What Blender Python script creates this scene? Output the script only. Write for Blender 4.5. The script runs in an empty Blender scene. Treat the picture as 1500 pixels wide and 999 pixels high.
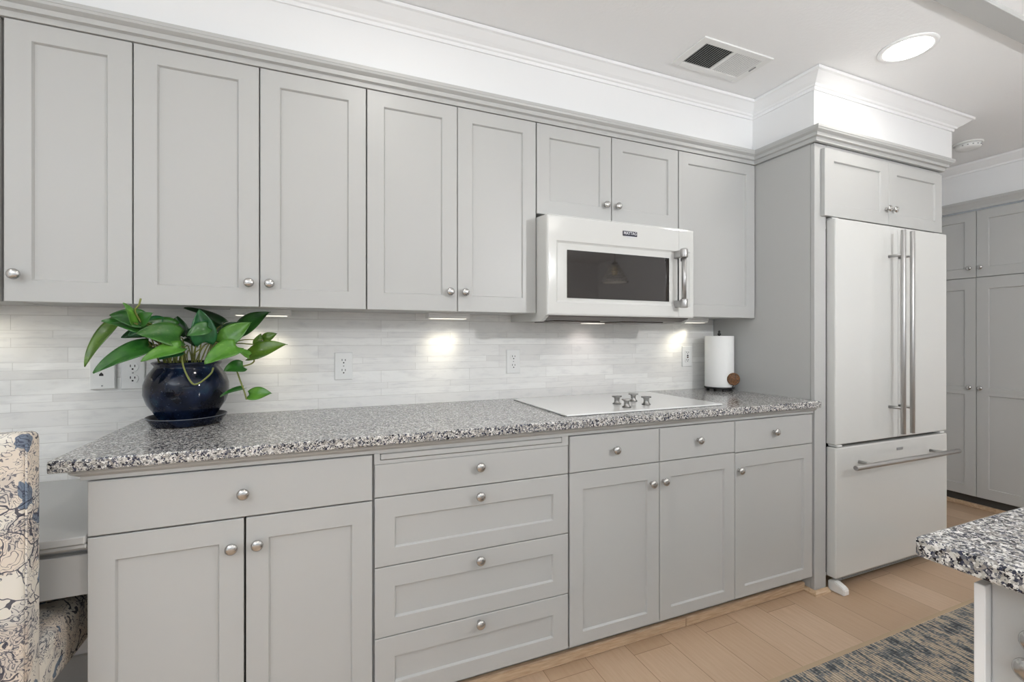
import bpy, bmesh, math, random
from mathutils import Vector, Matrix
S = bpy.context.scene
C = S.collection
R = math.radians
PI = math.pi
random.seed(7)

# ---------------------------------------------------------------- camera
cam_d = bpy.data.cameras.new('camera')
cam = bpy.data.objects.new('camera', cam_d)
C.objects.link(cam)
cam.location = (0, 0, 1.207)
cam.rotation_euler = (R(90), 0, -math.atan(680 / 1628))
cam_d.sensor_width = 36
cam_d.lens = 680 / 1500 * 36
cam_d.shift_y = -0.003
cam_d.clip_start = 0.02
S.camera = cam

# ---------------------------------------------------------------- exposure, sky, daylight
S.view_settings.view_transform = 'Standard'
S.view_settings.look = 'None'
S.view_settings.gamma = 1
S.view_settings.use_curve_mapping = False
S.view_settings.exposure = 0.0
EXPOSURE = 0.20
WINDOW_BACK = 12.0
WINDOW_LEFT = 76.0
DOWNLIGHT = 1.6
SKY = 0.7
PENDANT = 145.0  # power of the added, unseen pendant that fills the room
UNDERCAB = 0.055
TILT = 45.0
SPREAD = 120.0
WINDOW_COLOR = (0.87, 0.945, 1.0)

w = bpy.data.worlds.new('sky')
S.world = w
w.use_nodes = True
w.node_tree.nodes['Background'].inputs[0].default_value = (0.80, 0.90, 1.0, 1)
w.node_tree.nodes['Background'].inputs[1].default_value = SKY


def area(name, loc, rot, sx, sy, power, col=(1, 1, 1), shape='RECTANGLE', parent=None, spread=PI):
    d = bpy.data.lights.new(name, 'AREA')
    d.shape = shape
    d.size = sx
    d.size_y = sy
    d.energy = power
    d.color = col
    d.spread = spread
    o = bpy.data.objects.new(name, d)
    C.objects.link(o)
    o.location = loc
    o.rotation_euler = rot
    if parent:
        o.parent = parent
    return o


S.view_settings.exposure = EXPOSURE
area('daylight_window', (1.4, -3.16, 1.75), (R(90 + TILT), 0, 0), 3.9, 0.95, WINDOW_BACK, WINDOW_COLOR, spread=R(SPREAD))
area('daylight_window', (-2.56, -1.3, 0.98), (R(90 + TILT + 12), 0, R(-90)), 2.0, 0.40, WINDOW_LEFT, WINDOW_COLOR, spread=R(SPREAD))

# ---------------------------------------------------------------- helpers
WM = {}


def srgb(r, g, b):
    def f(c):
        c /= 255
        return c / 12.92 if c <= 0.04045 else ((c + 0.055) / 1.055) ** 2.4
    return (f(r), f(g), f(b), 1)


def mat(name, col=None, rough=0.5, metal=0.0, **kw):
    m = bpy.data.materials.new(name)
    m.use_nodes = True
    b = m.node_tree.nodes['Principled BSDF']
    if col:
        b.inputs['Base Color'].default_value = col
    b.inputs['Roughness'].default_value = rough
    b.inputs['Metallic'].default_value = metal
    for k, v in kw.items():
        b.inputs[k.replace('_', ' ')].default_value = v
    return m


class NT:
    """small node-tree writer"""
    def __init__(s, m):
        s.t = m.node_tree
        s.b = s.t.nodes['Principled BSDF']

    def n(s, kind, ins=None, **attr):
        x = s.t.nodes.new(kind)
        for k, v in attr.items():
            setattr(x, k, v)
        for k, v in (ins or {}).items():
            if isinstance(v, bpy.types.NodeSocket):
                s.t.links.new(v, x.inputs[k])
            else:
                x.inputs[k].default_value = v
        return x

    def math(s, op, a, b=0.0, c=0.0):
        return s.n('ShaderNodeMath', {0: a, 1: b, 2: c}, operation=op).outputs[0]

    def mix(s, f, a, b, blend='MIX'):
        x = s.n('ShaderNodeMix', data_type='RGBA', blend_type=blend)
        for k, v in ((0, f), (6, a), (7, b)):
            if isinstance(v, bpy.types.NodeSocket):
                s.t.links.new(v, x.inputs[k])
            else:
                x.inputs[k].default_value = v
        return x.outputs[2]

    def ramp(s, f, stops, interp='LINEAR'):
        x = s.n('ShaderNodeValToRGB', {0: f})
        r = x.color_ramp
        r.interpolation = interp
        while len(r.elements) < len(stops):
            r.elements.new(0.5)
        for e, (p, c) in zip(r.elements, stops):
            e.position = p
            e.color = c
        return x.outputs[0]

    def noise(s, vec, scale, detail=3, rough=0.5, out=0):
        return s.n('ShaderNodeTexNoise', {'Vector': vec, 'Scale': scale, 'Detail': detail, 'Roughness': rough}).outputs[out]

    def pos(s):
        return s.n('ShaderNodeNewGeometry').outputs['Position']

    def obj(s):
        return s.n('ShaderNodeTexCoord').outputs['Object']

    def mapping(s, v, scale=(1, 1, 1), rot=(0, 0, 0), loc=(0, 0, 0)):
        return s.n('ShaderNodeMapping', {'Vector': v, 'Scale': scale, 'Rotation': rot, 'Location': loc}).outputs[0]

    def base(s, c):
        s.t.links.new(c, s.b.inputs['Base Color'])

    def bump(s, h, strength, dist):
        x = s.n('ShaderNodeBump', {'Height': h, 'Strength': strength, 'Distance': dist})
        s.t.links.new(x.outputs[0], s.b.inputs['Normal'])


def tag(o, label=None, cat=None, group=None, kind=None):
    if label: o['label'] = label
    if cat: o['category'] = cat
    if group: o['group'] = group
    if kind: o['kind'] = kind
    return o


def thing(name, label, cat, loc=(0, 0, 0), rz=0, group=None):
    o = bpy.data.objects.new(name, None)
    C.objects.link(o)
    o.empty_display_size = 0.05
    o.location = loc
    o.rotation_euler = (0, 0, rz)
    WM[o] = Matrix.Translation(loc) @ Matrix.Rotation(rz, 4, 'Z')
    return tag(o, label, cat, group)


class B:
    """collects shapes, builds them as ONE mesh object"""
    def __init__(s):
        s.bm = bmesh.new()

    def _bev(s, verts, w, seg):
        if w <= 0:
            return
        es = set()
        for v in verts:
            for e in v.link_edges:
                es.add(e)
        bmesh.ops.bevel(s.bm, geom=list(es), offset=w, segments=seg, profile=0.5, affect='EDGES', clamp_overlap=True)

    def box(s, x0, x1, y0, y1, z0, z1, bev=0.0, seg=1):
        m = Matrix.Translation(((x0 + x1) / 2, (y0 + y1) / 2, (z0 + z1) / 2)) @ Matrix.Diagonal((abs(x1 - x0), abs(y1 - y0), abs(z1 - z0), 1))
        r = bmesh.ops.create_cube(s.bm, size=1, matrix=m)
        s._bev(r['verts'], bev, seg)
        return s

    def rings(s, rings, cap0=True, cap1=True, smooth=False):
        vs = [[s.bm.verts.new(p) for p in ring] for ring in rings]
        n = len(vs[0])
        fs = []
        for a, b in zip(vs, vs[1:]):
            for i in range(n):
                j = (i + 1) % n
                try:
                    fs.append(s.bm.faces.new((a[i], a[j], b[j], b[i])))
                except ValueError:
                    pass
        for f in fs:
            f.smooth = smooth
        if cap0: s.bm.faces.new(list(reversed(vs[0])))
        if cap1: s.bm.faces.new(vs[-1])
        return s

    def shaker(s, x0, x1, z0, z1, yf, t, l, r, tp, bt, rec=0.008, ch=0.004, b=0.0015):
        def ring(i, y): return [(x0 + i, y, z0 + i), (x1 - i, y, z0 + i), (x1 - i, y, z1 - i), (x0 + i, y, z1 - i)]
        def inn(i, y): return [(x0 + l + i, y, z0 + bt + i), (x1 - r - i, y, z0 + bt + i), (x1 - r - i, y, z1 - tp - i), (x0 + l + i, y, z1 - tp - i)]
        s.rings([ring(0, yf + t), ring(0, yf + b), ring(b, yf), inn(0, yf), inn(ch * 0.35, yf + rec * 0.25), inn(ch, yf + rec)])
        return s

    def slab(s, x0, x1, z0, z1, yf, t, b=0.002):
        def ring(i, y): return [(x0 + i, y, z0 + i), (x1 - i, y, z0 + i), (x1 - i, y, z1 - i), (x0 + i, y, z1 - i)]
        s.rings([ring(0, yf + t), ring(0, yf + b), ring(b, yf)])
        return s

    def lathe(s, prof, c=(0, 0, 0), axis='Z', n=32, smooth=True):
        """prof: list of (radius, along)"""
        rings = []
        for r, h in prof:
            ring = []
            for i in range(n):
                a = 2 * PI * i / n
                p = (r * math.cos(a), r * math.sin(a), h)
                if axis == 'Y': p = (p[0], p[2], -p[1])
                if axis == '-Y': p = (p[0], -p[2], p[1])
                if axis == 'X': p = (p[2], p[1], -p[0])
                if axis == '-X': p = (-p[2], p[1], p[0])
                ring.append((p[0] + c[0], p[1] + c[1], p[2] + c[2]))
            rings.append(ring)
        return s.rings(rings, smooth=smooth)

    def tube(s, pts, r, n=8, smooth=True, r1=None):
        pts = [Vector(p) for p in pts]
        rings = []
        up = Vector((0.13, 0.21, 0.97))
        for i, p in enumerate(pts):
            d = (pts[min(i + 1, len(pts) - 1)] - pts[max(i - 1, 0)]).normalized()
            u = d.cross(up)
            if u.length < 1e-3: u = d.cross(Vector((1, 0, 0)))
            u.normalize()
            v = d.cross(u).normalized()
            rr = r if r1 is None else r + (r1 - r) * i / (len(pts) - 1)
            rings.append([tuple(p + (u * math.cos(2 * PI * k / n) + v * math.sin(2 * PI * k / n)) * rr) for k in range(n)])
        return s.rings(rings, smooth=smooth)

    def extrude(s, prof, path, closed_prof=True):
        """prof [(out, z)], path [(x, y, nx, ny)] : sweep of a moulding with mitred corners"""
        rings = []
        for (x, y, nx, ny) in path:
            rings.append([(x + nx * o, y + ny * o, z) for o, z in prof])
        return s.rings(rings)

    def build(s, name, m, parent=None, local=False, label=None, auto=None):
        me = bpy.data.meshes.new(name)
        bmesh.ops.recalc_face_normals(s.bm, faces=s.bm.faces)
        if parent is not None and not local:
            s.bm.transform(WM[parent].inverted())
        s.bm.to_mesh(me)
        s.bm.free()
        me.materials.append(m)
        o = bpy.data.objects.new(name, me)
        C.objects.link(o)
        if parent is not None:
            o.parent = parent
            WM[o] = WM[parent]
        else:
            WM[o] = Matrix.Identity(4)
        if label: o['label'] = label
        return o


def struct(name, b, m):
    return tag(b.build(name, m), kind='structure')


def smooth_curve(pts, n=6):
    """Catmull-Rom"""
    P = [Vector(p) for p in pts]
    P = [P[0] * 2 - P[1]] + P + [P[-1] * 2 - P[-2]]
    out = []
    for i in range(1, len(P) - 2):
        a, b, c, d = P[i - 1:i + 3]
        for k in range(n):
            t = k / n
            out.append(0.5 * ((2 * b) + (c - a) * t + (2 * a - 5 * b + 4 * c - d) * t * t + (3 * b - a - 3 * c + d) * t ** 3))
    out.append(P[-2])
    return [tuple(p) for p in out]


# ---------------------------------------------------------------- materials
M = {}
M['paint'] = mat('gray_cabinet_paint', srgb(188, 188, 186), 0.38)
M['recess_dark'] = mat('dark_recess_gray', srgb(70, 68, 65), 0.7)  # dark tone; on the sheet behind the base fronts it paints gap shade
M['wall'] = mat('white_wall_paint', srgb(236, 236, 236), 0.6)
M['trim'] = mat('white_trim_paint', srgb(242, 242, 242), 0.4)
M['ceil'] = mat('ceiling_paint', srgb(246, 246, 246), 0.8)
t = NT(M['ceil']); t.bump(t.noise(t.pos(), 90, 3), 0.25, 0.004)
M['white_gloss'] = mat('white_appliance_enamel', srgb(214, 214, 211), 0.12)
M['white_plastic'] = mat('white_plastic', srgb(238, 238, 236), 0.35)
M['slot'] = mat('dark_slot', srgb(30, 28, 27), 0.6)
M['black'] = mat('black_plastic', srgb(24, 23, 23), 0.4)
M['rubber'] = mat('dark_gasket', srgb(46, 46, 46), 0.7)
M['glass_white'] = mat('white_ceramic_glass', srgb(240, 240, 238), 0.10, Coat_Weight=0.3)
M['dark_glass'] = mat('dark_oven_glass', srgb(42, 38, 36), 0.04, Specular_IOR_Level=0.9)
M['nickel'] = mat('brushed_nickel', srgb(196, 195, 193), 0.24, 1.0)
M['steel'] = mat('brushed_steel', srgb(180, 179, 178), 0.36, 1.0)
M['knob_metal'] = mat('satin_knob_metal', srgb(150, 149, 147), 0.28, 1.0)
M['chrome'] = mat('chrome', srgb(222, 222, 222), 0.10, 1.0)
M['darkmetal'] = mat('dark_filter_metal', srgb(92, 84, 78), 0.35, 0.8)
M['navy_badge'] = mat('navy_badge', srgb(34, 35, 52), 0.3)
M['silver'] = mat('silver_letter', srgb(215, 215, 220), 0.3, 0.3)
M['print'] = mat('gray_print', srgb(150, 150, 150), 0.5)
M['paper'] = mat('paper_towel', srgb(244, 244, 242), 0.9)
t = NT(M['paper']); t.bump(t.n('ShaderNodeTexVoronoi', {'Vector': t.pos(), 'Scale': 160}).outputs[0], 0.25, 0.002)
M['wood_dark'] = mat('carved_dark_wood', srgb(96, 62, 30), 0.5)
t = NT(M['wood_dark'])
t.base(t.ramp(t.noise(t.pos(), 130, 4), [(0.35, srgb(58, 34, 14)), (0.65, srgb(128, 84, 40))]))
t.bump(t.noise(t.pos(), 160, 3), 0.6, 0.003)
M['soil'] = mat('potting_soil', srgb(44, 34, 26), 0.95)
t = NT(M['soil']); t.bump(t.noise(t.pos(), 120, 4), 0.8, 0.01)
M['navy_glaze'] = mat('navy_glaze', srgb(16, 20, 34), 0.06, Specular_IOR_Level=0.32)
t = NT(M['navy_glaze'])
t.base(t.mix(t.math('GREATER_THAN', t.noise(t.pos(), 150, 2), 0.70),
             t.ramp(t.noise(t.pos(), 14, 3), [(0.35, srgb(11, 13, 22)), (0.6, srgb(20, 30, 52)), (0.8, srgb(34, 62, 84))]), srgb(60, 72, 90)))
M['lens'] = mat('lamp_lens', srgb(255, 252, 245), 0.5, Emission_Color=(1, 0.97, 0.92, 1), Emission_Strength=9.0)
M['lens_soft'] = mat('led_lens', srgb(255, 250, 235), 0.5, Emission_Color=(1, 0.95, 0.85, 1), Emission_Strength=0.8)
M['candle'] = mat('candle_wax', srgb(225, 205, 160), 0.6)
M['clear'] = mat('clear_glass', (1, 1, 1, 1), 0.03, Transmission_Weight=1.0, IOR=1.45)

# granite: fine white, gray, navy and black chips
def granite(name, scale):
    m = mat(name, None, 0.16)
    t = NT(m)
    p = t.pos()
    wob = t.n('ShaderNodeVectorMath', {0: p, 1: t.n('ShaderNodeVectorMath', {0: t.noise(p, scale * 1.2, 2, out=1), 'Scale': 0.006}, operation='SCALE').outputs[0]}, operation='ADD').outputs[0]
    v = t.n('ShaderNodeTexVoronoi', {'Vector': wob, 'Scale': scale, 'Randomness': 1.0})
    f = t.n('ShaderNodeSeparateColor', {0: v.outputs['Color']}).outputs[0]
    c = t.ramp(f, [(0.0, srgb(28, 29, 38)), (0.11, srgb(58, 62, 80)), (0.22, srgb(108, 109, 116)), (0.36, srgb(148, 144, 139)),
                   (0.56, srgb(178, 175, 169)), (0.76, srgb(206, 204, 200)), (0.91, srgb(230, 228, 224))], 'CONSTANT')
    v2 = t.n('ShaderNodeTexVoronoi', {'Vector': wob, 'Scale': scale * 2.3})
    f2 = t.n('ShaderNodeSeparateColor', {0: v2.outputs['Color']}).outputs[1]
    c = t.mix(t.math('GREATER_THAN', f2, 0.87), c, srgb(50, 52, 66))
    c = t.mix(t.math('LESS_THAN', f2, 0.10), c, srgb(222, 220, 216))
    t.base(c)
    return m


M['granite'] = granite('speckled_granite', 205)

# linear marble mosaic on the splash
m = M['marble'] = mat('marble_strip_tile', None, 0.28)
t = NT(m)
p = t.n('ShaderNodeSeparateXYZ', {0: t.pos()})
zz = t.math('ADD', p.outputs[2], t.math('MULTIPLY', t.math('SINE', t.math('MULTIPLY', p.outputs[2], 57.0)), 0.0085))
uv = t.n('ShaderNodeCombineXYZ', {0: p.outputs[0], 1: zz, 2: 0.0}).outputs[0]
br = t.n('ShaderNodeTexBrick', {'Vector': uv, 'Color1': srgb(246, 245, 242), 'Color2': srgb(226, 224, 221), 'Mortar': srgb(214, 212, 207), 'Scale': 1.0,
         'Mortar Size': 0.0008, 'Mortar Smooth': 0.3, 'Bias': -0.35, 'Brick Width': 0.40, 'Row Height': 0.0365}, offset=0.37, squash=0.7, squash_frequency=3)
veins = t.noise(t.mapping(uv, (4, 22, 1), (0, 0, 0.25)), 3.0, 6, 0.62)
c = t.mix(t.ramp(veins, [(0.50, (0, 0, 0, 1)), (0.74, (0.42, 0.42, 0.42, 1))]), br.outputs['Color'], srgb(202, 201, 202))
t.base(c)
t.bump(t.math('ADD', t.math('MULTIPLY', br.outputs['Fac'], -1.0), t.math('MULTIPLY', t.noise(t.pos(), 60, 3), 0.35)), 0.35, 0.002)

# oak boards running towards the counter wall
m = M['oak'] = mat('oak_floor_boards', None, 0.38)
t = NT(m)
sp = t.n('ShaderNodeSeparateXYZ', {0: t.pos()})
uv = t.n('ShaderNodeCombineXYZ', {0: sp.outputs[1], 1: t.math('ADD', sp.outputs[0], 0.142 - 0.005), 2: 0.0}).outputs[0]
br = t.n('ShaderNodeTexBrick', {'Vector': uv, 'Color1': srgb(208, 182, 156), 'Color2': srgb(188, 160, 132), 'Mortar': srgb(140, 114, 92), 'Scale': 1.0,
         'Mortar Size': 0.0016, 'Mortar Smooth': 0.4, 'Bias': 0.0, 'Brick Width': 1.45, 'Row Height': 0.178}, offset=0.41)
gr = t.noise(t.mapping(uv, (3.0, 38, 1)), 2.2, 7, 0.65)
c = t.mix(t.ramp(gr, [(0.38, (0.0, 0, 0, 1)), (0.75, (0.55, 0.55, 0.55, 1))]), br.outputs['Color'], srgb(180, 148, 118))
kn = t.noise(t.mapping(uv, (4, 9, 1)), 3.2, 2)
c = t.mix(t.ramp(kn, [(0.70, (0, 0, 0, 1)), (0.80, (0.35, 0.35, 0.35, 1))]), c, srgb(146, 112, 84))
t.base(c)
t.bump(br.outputs['Fac'], -0.4, 0.002)
M['oak_trim'] = mat('oak_trim', None, 0.45)
t = NT(M['oak_trim'])
t.base(t.ramp(t.noise(t.mapping(t.pos(), (6, 30, 60)), 2.5, 5), [(0.35, srgb(186, 156, 126)), (0.7, srgb(214, 190, 160))]))

# woven rug: blue-gray and charcoal weft dashes on beige warp
m = M['rug'] = mat('woven_rug', None, 0.95)
t = NT(m)
p = t.pos()
x = t.n('ShaderNodeSeparateXYZ', {0: p})
warp = t.math('SINE', t.math('MULTIPLY', x.outputs[0], 2 * PI / 0.0125))
weft = t.math('SINE', t.math('MULTIPLY', x.outputs[1], 2 * PI / 0.010))
dash = t.noise(t.mapping(p, (82, 22, 1)), 1.0, 1, 0.5)
fine = t.noise(t.mapping(p, (55, 150, 1)), 1.0, 1, 0.5)
big = t.noise(t.mapping(p, (24, 9, 1)), 1.0, 1, 0.5)
k = t.math('ADD', t.math('ADD', t.math('MULTIPLY', dash, 0.62), t.math('MULTIPLY', big, 0.34)), t.math('MULTIPLY', fine, 0.30))
c = t.ramp(k, [(0.48, srgb(206, 190, 168)), (0.60, srgb(188, 172, 152)), (0.64, srgb(146, 146, 144)), (0.70, srgb(108, 114, 117)), (0.80, srgb(66, 72, 77))])
c = t.mix(t.math('GREATER_THAN', warp, 0.62), c, t.mix(0.62, c, srgb(62, 58, 54)))
t.base(c)
t.bump(t.math('ADD', t.math('MULTIPLY', warp, 0.5), t.math('MULTIPLY', weft, 0.3)), 0.5, 0.003)
M['rug_edge'] = mat('rug_binding', srgb(188, 166, 138), 0.95)

# toile fabric: ink scenery on cream
m = M['toile'] = mat('toile_fabric', None, 0.9)
t = NT(m)
p = t.obj()
w1 = t.n('ShaderNodeVectorMath', {0: p, 1: t.n('ShaderNodeVectorMath', {0: t.noise(p, 11, 3, out=1), 'Scale': 0.10}, operation='SCALE').outputs[0]}, operation='ADD').outputs[0]
big = t.noise(p, 9.0, 1)
n1 = t.noise(w1, 16, 3, 0.55)
lines = t.math('ABSOLUTE', t.math('SUBTRACT', t.math('FRACT', t.math('MULTIPLY', n1, 17.0)), 0.5))
lmask = t.math('LESS_THAN', lines, 0.085)
scr = t.n('ShaderNodeTexVoronoi', {'Vector': w1, 'Scale': 62.0}).outputs[0]
scroll = t.math('LESS_THAN', t.math('ABSOLUTE', t.math('SUBTRACT', t.math('FRACT', t.math('MULTIPLY', scr, 2.6)), 0.5)), 0.13)
patch = t.math('GREATER_THAN', t.noise(w1, 15, 2), 0.53)
ve = t.n('ShaderNodeTexVoronoi', {'Vector': w1, 'Scale': 21.0}, feature='DISTANCE_TO_EDGE').outputs[0]
branch = t.math('LESS_THAN', ve, 0.030)
base = t.mix(t.ramp(t.noise(p, 9.0, 1), [(0.52, (0, 0, 0, 1)), (0.60, (0.6, 0.6, 0.6, 1))]), srgb(226, 220, 209), srgb(220, 202, 184))
c = t.mix(t.math('MULTIPLY', t.math('GREATER_THAN', t.math('ADD', t.noise(w1, 12, 1), t.math('MULTIPLY', t.noise(w1, 45, 2), 0.25)), 0.775), 0.85), base, srgb(74, 102, 130))
c = t.mix(t.math('MULTIPLY', patch, 0.20), c, srgb(120, 124, 136))
c = t.mix(t.math('MULTIPLY', t.math('MULTIPLY', scroll, patch), 0.78), c, srgb(66, 70, 88))
c = t.mix(t.math('MULTIPLY', t.math('MULTIPLY', lmask, t.math('GREATER_THAN', big, 0.45)), 0.8), c, srgb(62, 66, 84))
c = t.mix(t.math('MULTIPLY', t.math('MULTIPLY', branch, t.math('GREATER_THAN', t.noise(p, 10, 2), 0.50)), 0.9), c, srgb(54, 56, 72))
t.base(c)
t.bump(t.noise(p, 600, 1), 0.2, 0.001)
M['chair_wood'] = mat('dark_chair_wood', srgb(58, 40, 28), 0.4)

# pothos leaves
def leafmat(name, a, b, vein):
    m = mat(name, None, 0.30, Coat_Weight=0.2)
    t = NT(m)
    p = t.pos()
    c = t.ramp(t.noise(p, 26, 3), [(0.35, a), (0.68, b)])
    c = t.mix(t.ramp(t.noise(t.mapping(p, (1, 1, 2.2)), 70, 3), [(0.62, (0, 0, 0, 1)), (0.74, (0.6, 0.6, 0.6, 1))]), c, vein)
    t.base(c)
    return m


LEAF = {
    'g': leafmat('green_leaf', srgb(32, 84, 30), srgb(56, 110, 40), srgb(80, 132, 56)),
    'o': leafmat('olive_leaf', srgb(62, 96, 26), srgb(88, 120, 36), srgb(120, 150, 60)),
    'l': leafmat('light_leaf', srgb(66, 120, 40), srgb(94, 146, 52), srgb(128, 168, 80)),
    'd': leafmat('dark_leaf', srgb(22, 62, 28), srgb(40, 84, 36), srgb(54, 100, 44)),
    't': leafmat('deep_green_leaf', srgb(20, 84, 46), srgb(44, 112, 58), srgb(66, 128, 70)),
    'v': leafmat('variegated_leaf', srgb(48, 98, 40), srgb(76, 124, 54), srgb(150, 168, 104)),
}
M['stem'] = mat('vine_stem', srgb(122, 128, 62), 0.5)

# ================================================================ ROOM
WALL = 2.085
HC = 2.44
struct('floor', B().box(-2.7, 4.7, -3.3, 2.2, -0.1, 0), M['oak'])
struct('ceiling', B().box(-2.7, 4.7, -3.3, 2.2, HC, HC + 0.1), M['ceil'])
struct('wall_back', B().box(-2.7, 4.7, WALL, 2.2, 0, HC), M['wall'])
struct('wall_right', B().box(4.30, 4.7, -3.2, 1.245, 0, HC), M['wall'])
b = B()
b.box(-2.7, 4.7, -3.3, -3.2, 0, 0.75); b.box(-2.7, 4.7, -3.3, -3.2, 2.25, HC)
b.box(-2.7, -1.6, -3.3, -3.2, 0.75, 2.25); b.box(2.3, 4.7, -3.3, -3.2, 0.75, 2.25)
struct('wall_front', b, M['wall'])
b = B()
b.box(-2.7, -2.6, -3.2, WALL, 0, 0.75); b.box(-2.7, -2.6, -3.2, WALL, 2.25, HC)
b.box(-2.7, -2.6, -3.2, -2.3, 0.75, 2.25); b.box(-2.7, -2.6, -0.3, WALL, 0.75, 2.25)
struct('wall_left', b, M['wall'])
b = B()
for x in (-1.6, -0.32, 0.98, 2.25): b.box(x, x + 0.05, -3.29, -3.21, 0.75, 2.25)
for z in (0.75, 2.2): b.box(-1.6, 2.3, -3.29, -3.21, z, z + 0.05)
struct('window_1', b, M['trim'])
b = B()
for y in (-2.3, -1.32, -0.35): b.box(-2.69, -2.61, y, y + 0.05, 0.75, 2.25)
for z in (0.75, 2.2): b.box(-2.69, -2.61, -2.3, -0.3, z, z + 0.05)
struct('window_2', b, M['trim'])

# white bulkhead above the cabinets, stepping forward over the fridge
b = B()
b.box(-2.6, 2.151, 1.80, WALL, 2.132, HC)
b.box(2.15, 3.31, 1.465, WALL, 2.19, HC)
struct('wall_bulkhead', b, M['wall'])
# white crown on the bulkhead
prof = [(0, 2.372), (0.007, 2.372), (0.009, 2.384), (0.016, 2.387), (0.020, 2.394), (0.034, 2.402), (0.052, 2.416), (0.062, 2.424), (0.072, 2.426), (0.074, 2.438), (0, 2.438)]
struct('trim_1', B().extrude(prof, [(-2.6, 1.80, 0, -1), (2.15, 1.80, -1, -1), (2.15, 1.465, -1, -1), (3.31, 1.465, 1, -1), (3.31, WALL, 1, 0)]), M['trim'])
# gray cornice on the cabinets
prof = [(0, 2.1295), (0.015, 2.1295), (0.015, 2.1465), (0.022, 2.1485), (0.0275, 2.1490), (0.0285, 2.1640), (0.034, 2.1665), (0.043, 2.1715), (0.0455, 2.1785), (0.0470, 2.1790), (0.0470, 2.191), (0, 2.191)]
struct('trim_2', B().extrude(prof, [(-2.6, 1.80, 0, -1), (2.158, 1.80, -1, -1), (2.158, 1.465, -1, -1), (3.195, 1.465, 1, -1), (3.195, WALL, 1, 0)]), M['paint'])
# moulding under the counter
prof = [(0, 0.8525), (0.015, 0.8525), (0.015, 0.862), (0.021, 0.866), (0.029, 0.871), (0.032, 0.8755), (0.032, 0.8835), (0, 0.8835)]
struct('trim_3', B().extrude(prof, [(-0.529, 2.07, -1, 0), (-0.529, 1.4885, -1, -1), (2.157, 1.4885, 0, -1)]), M['paint'])
# gray board on the ceiling, near the island
struct('trim_4', B().box(0.6, 4.3, 0.883, 0.957, 2.420, HC, 0.002), M['paint'])
# marble splash
struct('wall_splash', B().box(-2.6, 2.159, 2.077, WALL, 0.70, 1.335), M['marble'])
struct('baseboard_back', B().box(-2.6, -0.53, 2.072, WALL, 0, 0.10, 0.004), M['paint'])
b = B()
b.box(-0.52, 2.158, 1.53, 1.545, 0, 0.088)
struct('baseboard_toe', b, M['paint'])
b = B()
b.box(-0.52, 1.418, 1.508, 1.529, 0, 0.040, 0.004); b.box(1.420, 2.150, 1.508, 1.529, 0, 0.040, 0.004)
prof = [(0, 0), (0.018, 0), (0.017, 0.008), (0.013, 0.014), (0.008, 0.018), (0, 0.020)]
b.extrude(prof, [(2.158, 1.529, -1, 0), (2.158, 1.466, -1, -1), (2.243, 1.466, 0, -1)])
struct('baseboard_shoe', b, M['oak_trim'])
# hall: bulkhead and crown over the pantry
struct('wall_hall', B().box(4.275, 4.7, 1.245, WALL, 2.178, HC), M['wall'])
prof = [(0, 2.378), (0.008, 2.378), (0.012, 2.39), (0.04, 2.41), (0.06, 2.426), (0.066, 2.438), (0, 2.438)]
struct('trim_5', B().extrude(prof, [(4.275, WALL, -1, 0), (4.275, 1.245, -1, 0)]), M['trim'])
prof = [(0, 2.112), (0.012, 2.112), (0.016, 2.13), (0.03, 2.15), (0.04, 2.160), (0.042, 2.176), (0, 2.176)]
struct('trim_6', B().extrude(prof, [(4.275, WALL, -1, 0), (4.275, 1.245, -1, 0)]), M['paint'])
struct('baseboard_right', B().box(4.30, 4.32, 1.25, WALL, 0, 0.03, 0.003), M['oak_trim'])

# ================================================================ CABINETS
KP = [(0.0072, 0.0), (0.0072, 0.003), (0.0052, 0.006), (0.0050, 0.011), (0.0080, 0.014), (0.0140, 0.0165), (0.0158, 0.0195), (0.0152, 0.0225), (0.0120, 0.0258), (0.0070, 0.0277), (0.002, 0.0284)]


def knob(parent, x, y, z, local=False):
    b = B()
    b.lathe(KP, (x, y, z), '-Y', 28)
    return b.build('knob', M['nickel'], parent, local)


def doorpart(parent, x0, x1, z0, z1, yf, fr, kn=None, name='door', local=False, mid=None, kdepth=0.0):
    """shaker front (fr = left, right, top, bottom frame widths) or slab (fr None)"""
    b = B()
    if fr is None:
        b.slab(x0, x1, z0, z1, yf, 0.019)
    elif mid:
        l, r, tp, bt = fr
        b.shaker(x0, x1, z0, mid, yf, 0.019, l, r, 0.026, bt)
        b.shaker(x0, x1, mid, z1, yf, 0.019, l, r, tp, 0.026, b=0.0)
    else:
        b.shaker(x0, x1, z0, z1, yf, 0.019, *fr)
    o = b.build(name, M['paint'], parent, local)
    if kn:
        k = knob(o, kn[0], yf, kn[1], local)
    return o


UY = 1.79


def wall_cab(label, x0, x1, z0, z1, doors):
    t = thing('wall_cabinet', label, 'cabinet', ((x0 + x1) / 2, 1.94, z0), 0, 'gray wall cabinets above the counter')
    B().box(x0 + 0.0006, x1 - 0.0006, UY + 0.021, 2.0765, z0 + 0.003, z1).build('body', M['paint'], t)
    for (a, c, kn) in doors:
        doorpart(t, a + 0.0015, c - 0.0015, z0, z1 - 0.001, UY, (0.060, 0.060, 0.054, 0.062), kn)
    return t


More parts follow.
